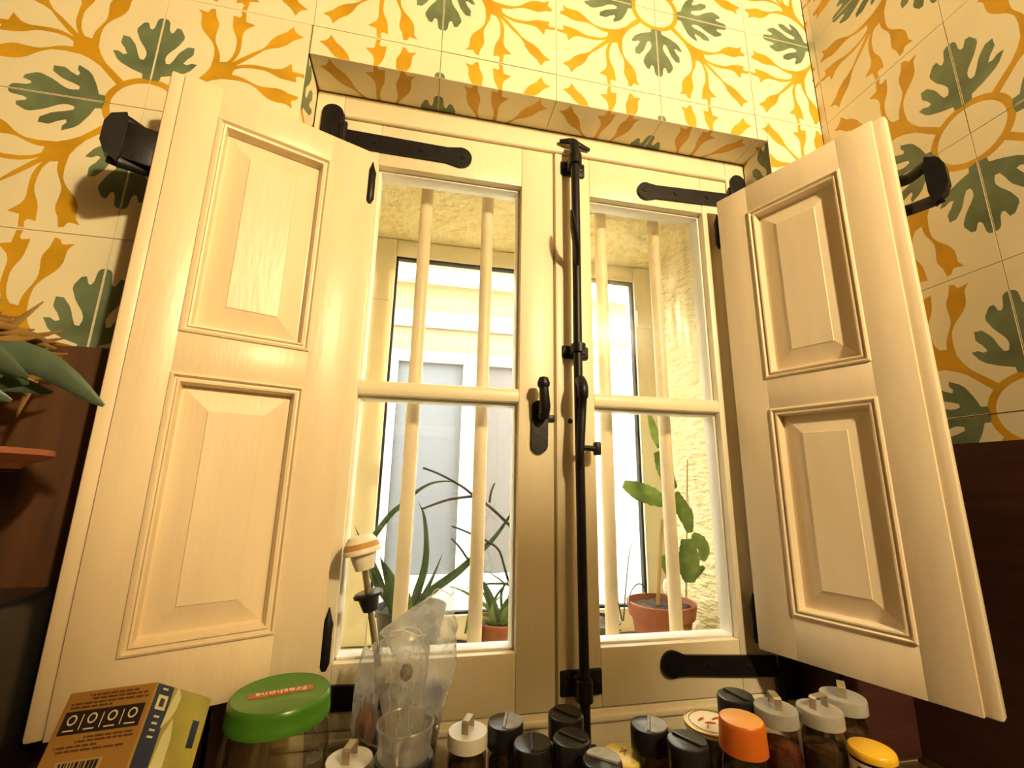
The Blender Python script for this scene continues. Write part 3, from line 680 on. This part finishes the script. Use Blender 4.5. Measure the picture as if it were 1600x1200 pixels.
flip_jar(790, 1126, 56, 'black-capped spice jar with a worn grey flap beside the white handled lid', spice_olive, rz=-.3, worn=greyprint)
flip_jar(832, 1160, 60, 'black-capped spice jar with a scratched line across its cap, third in the front row', spice_dark, rz=-.2)
flip_jar(884, 1114, 55, 'tall plain black-capped spice jar standing right against the rod bolt', spice_dark, top=1.125, rz=.7)
flip_jar(893, 1152, 58, 'plain black-capped spice jar half hidden before the one against the rod bolt', spice_dark, top=1.131, rz=.7)
flip_jar(941, 1186, 62, 'black-capped spice jar with half its flap worn pale grey, beside the pale yellow lid', spice_dark, top=1.136, rz=.9, worn=greyprint)
flip_jar(1014, 1131, 57, 'black-capped spice jar with a pale streaked top between rod bolt and chilli lid', spice_red, top=1.124, rz=-.5, worn=greyprint)
flip_jar(1074, 1156, 62, 'black flip-top spice jar with a dark pour slot, below the chilli lid', spice_dark, top=1.132, rz=.5)
flip_jar(1149, 1086, 54, 'black-capped spice jar standing behind the orange-capped one', spice_dark, top=1.150, rz=.2)

def strap_jar(px, py, wpx, top, rz, label, spice=spice_dark, m=whitelid):
    c = atz(px, py, top); d = (c - CAM).dot(FW); r = wpx * d / FPX / 2
    root = empty('handled_jar', (c.x, c.y, CZ), rz); tag(root, label, 'jar', 'jars with pale strap-handled lids')
    H = top - CZ; hl = .0155
    jar_body(root, r * .97, H - hl + .004, spice, .9)
    lathe_part('lid', [(r * .93, H - hl), (r, H - hl + .001), (r, H - .002), (r * .97, H), (.0001, H + .0004)], m, root, 40)
    q = MB(); a = r * .46; hh = .0135; w_ = r * .17; t = .0014
    pts = [(-a, H), (-a, H + hh - .002), (-a + .002, H + hh), (a - .002, H + hh), (a, H + hh - .002), (a, H), (a - t, H), (a - t, H + hh - t), (-a + t, H + hh - t), (-a + t, H)]
    q.prism([(x, -w_, z) for x, z in pts], (0, 2 * w_, 0)); q.build('strap_handle', handle_m, root, angle=20)
    return root
strap_jar(731, 1141, 62, 1.118, 1.1, 'jar with white strap-handled lid next to the plastic bag')
strap_jar(546, 1186, 72, 1.126, 1.3, 'jar with white strap-handled lid in front of the drinking glass, cut by the picture edge')
strap_jar(1211, 1104, 62, 1.149, 1.2, 'jar with pale strap-handled lid just behind the orange cap', spice_red, dulllid)
strap_jar(1280, 1106, 63, 1.152, .2, 'jar with pale strap-handled lid between two like it under the corner shutter', spice_dark, dulllid)
strap_jar(1316, 1086, 62, 1.145, .8, 'jar with dusty handled lid tucked furthest under the corner shutter', spice_dark, dulllid)

def cap_jar(name, px, py, wpx, top, hl, m, mtop, label, spice, taper=1.0):
    c = atz(px, py, top); d = (c - CAM).dot(FW); r = wpx * d / FPX / 2
    root = empty(name, (c.x, c.y, CZ)); tag(root, label, 'jar'); H = top - CZ
    jar_body(root, r * .97 * taper, H - hl + .004, spice, .92)
    lathe_part('cap', [(r * .95 * taper, H - hl), (r * taper, H - hl + .001), (r, H - .004), (r * .97, H - .001), (r * .93, H)], m, root, 40)
    lathe_part('cap_top', [(r * .93, H - .0002), (r * .88, H + .0004), (.0001, H + .0002)], mtop, root, 40)
    return root, r, H
oj, r_, H_ = cap_jar('orange_capped_jar', 1158, 1122, 66, 1.160, .029, orange_lid, orange_top, 'spice jar with a tall orange cap standing in front of the pale handled lids', spice_olive, 1.05)
yj, r_, H_ = cap_jar('yellow_capped_jar', 1361, 1168, 64, 1.128, .008, yellow_lid, yellow_lid, 'small printed tub with a yellow lid below the corner shutter', spice_olive)
q = MB(); R2 = r_ * .985; ys = H_ - .016
for k in range(5):
    z = ys - k * .007; q.rings([[(R2 * math.cos(a), R2 * math.sin(a), z + dz) for a in [math.pi * (1.02 + .8 * i / 14) for i in range(15)]] for dz in (0, .0022)], False, False, False)
q.build('label_print', darkprint, yj)
lathe_part('label', [(r_ * .977, .02), (r_ * .977, H_ - .010)], creamprint, yj, 32)
lj, r_, H_ = cap_jar('lidded_jar', 975, 1176, 64, 1.090, .012, paleyellow, paleyellow, 'jar with a pale yellow lid behind the worn black flip cap', spice_olive)
q = MB(); q.tube([(-.002, -.006, H_ + .001), (.0, 0, H_ + .001), (.001, .008, H_ + .001)], .0012, 6, .4); q.tube([(-.005, .001, H_ + .001), (.005, .003, H_ + .001)], .001, 6, .4); q.build('lid_print', tan, lj)
# chilli jar: wide cream lid with gold rim and red chillies
tj, r_, H_ = cap_jar('chilli_lid_jar', 1112, 1128, 82, 1.128, .006, creamprint, creamprint, 'jar with wide cream lid printed with red chillies and a gold rim', spice_olive)
q = MB()
for (x, y, a, s_) in ((-.010, .006, .4, 1), (-.004, -.004, -.3, 1.1), (-.012, -.010, .9, .8), (.008, .004, .2, 1), (.006, -.012, -.6, .9)):
    P = [(x + s_ * t * math.cos(a), y + s_ * t * math.sin(a) + 6 * t * t, H_ + .0010) for t in (-.006, -.002, .002, .006)]
    q.tube(P, [.0004, .0016, .0014, .0003], 6, .3)
q.build('chilli_print', redprint, tj)
q = MB(); q.lathe([(r_ * .80, H_ + .0004), (r_ * .80, H_ + .0010), (r_ * .84, H_ + .0010), (r_ * .84, H_ + .0004)], n=40, cap=False); q.lathe([(r_ * .985, H_ - .0022), (r_ * 1.006, H_ - .0015), (r_ * 1.0, H_ - .0004), (r_ * .96, H_ + .0003), (r_ * .94, H_ + .0002)], n=40, cap=False); q.build('gold_ring', gold, tj)

# green-lidded jar with lettering
c = atz(440, 1080, 1.184); d = (c - CAM).dot(FW); r = 148 * d / FPX / 2
gj = empty('green_lid_jar', (c.x, c.y, CZ)); tag(gj, 'wide glass jar with a green screw lid beside the yellow carton', 'jar'); H = 1.184 - CZ
lathe_part('jar_glass', [(.0001, 0), (r * .98, 0), (r * 1.03, .004), (r * 1.03, H * .72), (r * .98, H * .80), (r * .93, H * .84), (r * .93, H - .003)], jarglass, gj, 48)
lathe_part('contents', [(.0001, .002), (r * 1.00, .004), (r * 1.00, H * .45), (r * .5, H * .48), (.0001, H * .47)], spice_dark, gj, 40)
lathe_part('lid', [(r * .94, H - .022), (r * 1.0, H - .022), (r * 1.0, H - .016), (r * .985, H - .015), (r * .985, H - .006), (r * .96, H - .0015), (r * .93, H), (r * .90, H - .0008), (.0001, H - .0008)], lidgreen, gj, 56)
q = MB(); q.box((-.030, -.0055, H - .0008), (.030, .0055, H - .0003)); st = q.build('print_strip', redprint, gj)
fc = bpy.data.curves.new('lettering', 'FONT'); fc.body = 'Freshona'; fc.size = .0125; fc.align_x = 'CENTER'; fc.align_y = 'CENTER'; fc.extrude = .0002; fc.space_character = 1.05
fo = bpy.data.objects.new('lettering', fc); COL.objects.link(fo); bpy.context.view_layer.update()
fm = bpy.data.meshes.new_from_object(fo.evaluated_get(bpy.context.evaluated_depsgraph_get())); bpy.data.objects.remove(fo)
fo = bpy.data.objects.new('lettering', fm); COL.objects.link(fo); fo.parent = gj; fo.location = (0, 0, H); fm.materials.clear(); fm.materials.append(creamprint)
RZ = math.radians(14); st.rotation_euler = (0, 0, RZ); fo.rotation_euler = (0, 0, math.pi + RZ)

# kraft carton: two printed sides, lettering lines, icon band and bar code
def carton():
    T0 = Vector((-0.5794, -0.185, 1.248)); L1, L2, H = .0623, .0818, .2265
    u = Vector((-0.9845, 0.1336, -0.1138)); v = Vector((0.1731, 0.8459, -0.5045)); up = -Vector((0.0289, -0.5163, -0.8559))
    base = T0 - up * H
    root = empty('food_carton', base); tag(root, 'kraft and green food carton leaning back, with icon band and bar code', 'box')
    R = Matrix((u, v, up)).transposed().to_4x4()
    def bx(name, m, a, c, bev=.0): q = MB(); q.box(a, c, bev); return q.build(name, m, root, M=R, smooth=False)
    bx('carton', card, (0, 0, 0), (L1, L2, H), .0012)
    e = .0003
    bx('icon_band', darkprint, (.004, -e, H - .0262), (L1 - .004, .001, H - .0125))
    q = MB()
    for i in range(4):
        cx = .0105 + i * (L1 - .021) / 3
        q.lathe([(.0022, -e * 2), (.0032, -e * 2), (.0032, 0), (.0022, 0)], (cx, 0, H - .0178), 16, 1, cap=False)
        q.box((cx - .0035, -e * 2, H - .0244), (cx + .0035, 0, H - .0236))
        if i < 3: q.box((cx + .0066, -e * 2, H - .024), (cx + .0071, 0, H - .015))
    q.build('icons', creamprint, root, M=R, smooth=False)
    q = MB(); rr = random.Random(3)
    for z, a, c in ((.0032, .20, .75), (.0055, .08, .70), (.0080, .06, .92), (.0103, .45, .92), (.0288, .10, .62), (.0310, .08, .70), (.0336, .45, .90), (.0360, .15, .86)):
        x = a * L1
        while x < c * L1:
            l = rr.uniform(.002, .007); q.box((x, -e, H - z - .0006), (min(x + l, c * L1), 0, H - z + .0006)); x += l + .001
    q.build('text_lines', brownprint, root, M=R, smooth=False)
    bx('barcode_field', mat('barcode_field', (0.46, 0.34, 0.14), .8), (.020, -e, H - .070), (.050, 0, H - .0415))
    q = MB(); x = .022
    while x < .048:
        l = rr.choice((.0007, .0012, .0019)); q.box((x, -2 * e, H - .069), (x + l, 0, H - .0425)); x += l + rr.choice((.0008, .0014))
    q.build('bar_code', darkprint, root, M=R, smooth=False)
    bx('green_panel', cardgreen, (-e, .0005, .001), (.001, L2 - .0005, H - .0008))
    bx('navy_strip', navy, (-2 * e, .0006, .001), (.001, L2 * .26, H - .001))
    q = MB()
    for pts in ([(.34, .000), (.42, .006), (.40, .014), (.34, .021), (.24, .027), (.26, .018), (.30, .008)], [(.40, .020), (.46, .032), (.46, .060), (.42, .12), (.26, .12), (.27, .055), (.32, .030)]):
        q.prism([(-2.4 * e, a * L2, H - b_) for a, b_ in pts], (.001, 0, 0))
    q.build('printed_shapes', cardpale, root, M=R, smooth=False)
    bx('navy_mark', navy, (-2 * e, L2 * .76, H - .036), (.001, L2 * .88, H - .018))
    bx('badge', cardpale, (-3 * e, L2 * .06, H - .0165), (.001, L2 * .21, H - .0075)); bx('badge_core', darkprint, (-4 * e, L2 * .10, H - .0145), (.001, L2 * .165, H - .0095))
    q = MB()
    for z in (.003, .020, .024, .028, .032): q.box((-3 * e, L2 * .09, H - z - .0012), (0, L2 * .17, H - z))
    q.build('small_print', cardpale, root, M=R, smooth=False)
carton()

# drinking glass with plastic bags, clear cup and bottle stopper
gc = atz(632, 1120, 1.118); GX = Vector((-0.400, -0.022, CZ))
dg = empty('drinking_glass', GX, 0.95); tag(dg, 'drinking glass holding the plastic bags beside the handled white lid', 'glass')
lathe_part('glass_wall', [(.0001, 0), (.036, 0), (.040, .004), (.045, .118), (.0435, .119), (.0418, .117), (.038, .008), (.0001, .007)], jarglass, dg, 40)
q = MB(); q.tube(spline([(.044, .0, .112), (.060, .0, .112), (.070, 0, .090), (.062, 0, .055), (.043, 0, .035)], 5), .0055, 10); q.build('glass_handle', jarglass, dg)
def bag(name, label, rows, yaw, seed, tie=None):
    """crumpled film tube; rows: (px, py, half width px, depth Y, squash)"""
    rr = random.Random(seed); root = empty(name, (GX.x, GX.y, CZ + .008)); tag(root, label, 'bag', 'plastic bags in the drinking glass')
    q = MB(); rs = []; n = 28; ph = [rr.uniform(0, 6.28) for _ in range(6)]
    # resample rows
    R = []
    for a, c in zip(rows, rows[1:]):
        for k in range(5): R.append([a[j] + (c[j] - a[j]) * k / 5 for j in range(5)])
    R.append(rows[-1])
    for i, (x, y, hw, Y, sq) in enumerate(R):
        p = at(x, y, Y) - root.location; d = (at(x, y, Y) - CAM).dot(FW); r = hw * d / FPX; ring = []
        for k in range(n):
            t = 2 * math.pi * k / n
            f = 1 + .07 * math.sin(3 * t + ph[0] + i * .25) + .05 * math.sin(5 * t + ph[1] - i * .35) + .03 * math.sin(9 * t + ph[2] + i * .8)
            ring.append(p + Vector((r * f * math.cos(t), r * sq * f * math.sin(t), .004 * math.sin(2 * t + ph[3]) * (1 if i > len(R) - 4 else .2))))
        rs.append(ring)
    q.rings(rs, True, False); q.build('film', bagplastic, root, angle=35)
    q = MB(); q.tube(rs[-1] + rs[-1][:1], .0007, 5, cap=False)
    for k in rr.sample(range(n), 5):
        a = rr.randrange(0, len(rs) // 2); c_ = rr.randrange(len(rs) // 2 + 2, len(rs))
        q.tube([rs[i][(k + (i - a) // 4) % n] for i in range(a, c_)], .0003, 4)
    q.build('film_fold', foldplastic, root)
    return root
b1_ = bag('plastic_bag', 'clear crumpled bag leaning highest out of the drinking glass towards the window', [(655, 1165, 26, .005, .5), (660, 1100, 36, .005, .5), (664, 1050, 46, .006, .45), (660, 1010, 50, .010, .4), (655, 985, 56, .012, .35), (668, 960, 42, .014, .3), (688, 935, 22, .016, .3), (693, 924, 16, .018, .3)], 0, 5)
b2_ = bag('plastic_bag', 'round-topped clear bag in the glass directly above the clear plastic cup', [(632, 1172, 26, -.030, .5), (632, 1110, 32, -.028, .5), (630, 1060, 38, -.026, .45), (630, 1020, 40, -.025, .4), (628, 1000, 36, -.025, .35), (634, 988, 24, -.025, .3)], 0, 9)
q = MB(); c_ = at(635, 1050, -.027) - b2_.location; q.lathe([(.0001, -.010), (.006, -.006), (.0075, 0), (.005, .007), (.0001, .009)], c_, 10); q.build('spice_lump', spice_olive, b2_)
b3_ = bag('plastic_bag', 'narrow bag of orange-brown spice against the rim of the drinking glass', [(566, 1165, 14, .000, .5), (570, 1130, 20, .000, .5), (572, 1090, 18, .000, .45), (572, 1050, 14, .002, .4), (578, 1010, 9, .004, .4)], 0, 12)
q = MB(); q.tube([at(568, 1160, 0) - b3_.location, at(571, 1125, 0) - b3_.location, at(575, 1092, 0) - b3_.location], [.008, .011, .004], 12, .5); q.build('spice', mat('spice_orange', (.35, .09, .01), .9, var=.4, scale=60), b3_)
# clear cup on a black pedestal jar
CT = 1.168; c = atz(634, 1128, CT); d = (c - CAM).dot(FW); r = 44 * d / FPX
bj = empty('black_jar', (c.x, c.y, CZ)); tag(bj, 'short black jar under the clear plastic cup', 'jar')
lathe_part('jar_body', [(.0001, 0), (r * .92, 0), (r * .95, .003), (r * 1.05, .127), (r * 1.0, .130), (.0001, .130)], blackplastic, bj, 36)
cc = empty('plastic_cup', (c.x, c.y, CZ + .1302)); tag(cc, 'shallow clear plastic cup with ringed base on the short black jar', 'cup'); hc = CT - CZ - .1302
lathe_part('cup_wall', [(.0001, .0005), (r * .88, .0005), (r * .90, .001), (r * .96, hc - .002), (r * 1.0, hc - .001), (r * 1.0, hc), (r * .93, hc), (r * .86, .003), (r * .55, .003), (r * .5, .006), (r * .42, .003), (.0001, .003)], clearplastic, cc, 40)
q = MB()
for rad_, zz, t in ((r * .98, hc, .0012), (r * .55, .007, .0010), (r * .36, .006, .0009)):
    q.tube([(rad_ * math.cos(a), rad_ * math.sin(a), zz) for a in [2 * math.pi * k / 32 for k in range(33)]], t, 6)
for k in range(4): a = .8 + k * math.pi / 2; q.lathe([(.0025, .003), (.002, .008), (.0001, .009)], (r * .46 * math.cos(a), r * .46 * math.sin(a), 0), 8)
q.build('cup_rings', clearplastic, cc)
# bottle stopper: cream cap, metal tube, black bung, standing in a slim bottle
sY = 0.036
ob = empty('oil_bottle', (at(588, 1040, sY).x + .003, sY, CZ)); tag(ob, 'slim bottle with cream-capped pourer and black bung beside the plastic bags', 'bottle')
O = ob.location
lathe_part('bottle_glass', [(.0001, 0), (.017, 0), (.019, .003), (.019, .085), (.012, .115), (.009, .135), (.009, .150)], jarglass, ob, 28)
axis_b = at(584, 990, sY) - O; axis_t = at(571, 895, sY) - O; ax = (axis_t - axis_b).normalized()
ROT = Vector((0, 0, 1)).rotation_difference(ax).to_matrix().to_4x4()
def on_axis(name, prof, m, z0, n=32):
    q = MB(); q.lathe(prof, n=n); Mx = Matrix.Translation(axis_t + ax * z0) @ ROT; return q.build(name, m, ob, M=Mx)
pxm = ((axis_t - axis_b).length) / 96.0     # metres per picture pixel along the tube
on_axis('tube', [(.0042, -150 * pxm), (.0042, 12 * pxm)], steel, 0, 14)
on_axis('bung', [(.0095, -60 * pxm), (.0125, -45 * pxm), (.0140, -38 * pxm), (.0185, -37 * pxm), (.0190, -33 * pxm), (.0160, -30 * pxm)], blackplastic, 0)
on_axis('cap', [(.0110, 6 * pxm), (.0120, 6 * pxm), (.0165, 32 * pxm), (.0245, 33 * pxm), (.0250, 37 * pxm), (.0235, 41 * pxm), (.0190, 54 * pxm), (.0150, 60 * pxm), (.0001, 62 * pxm)], corkcream, 0)
on_axis('cap_band', [(.0236, 41.5 * pxm), (.0205, 50 * pxm), (.0206, 50.2 * pxm), (.0238, 42 * pxm)], tan, 0)
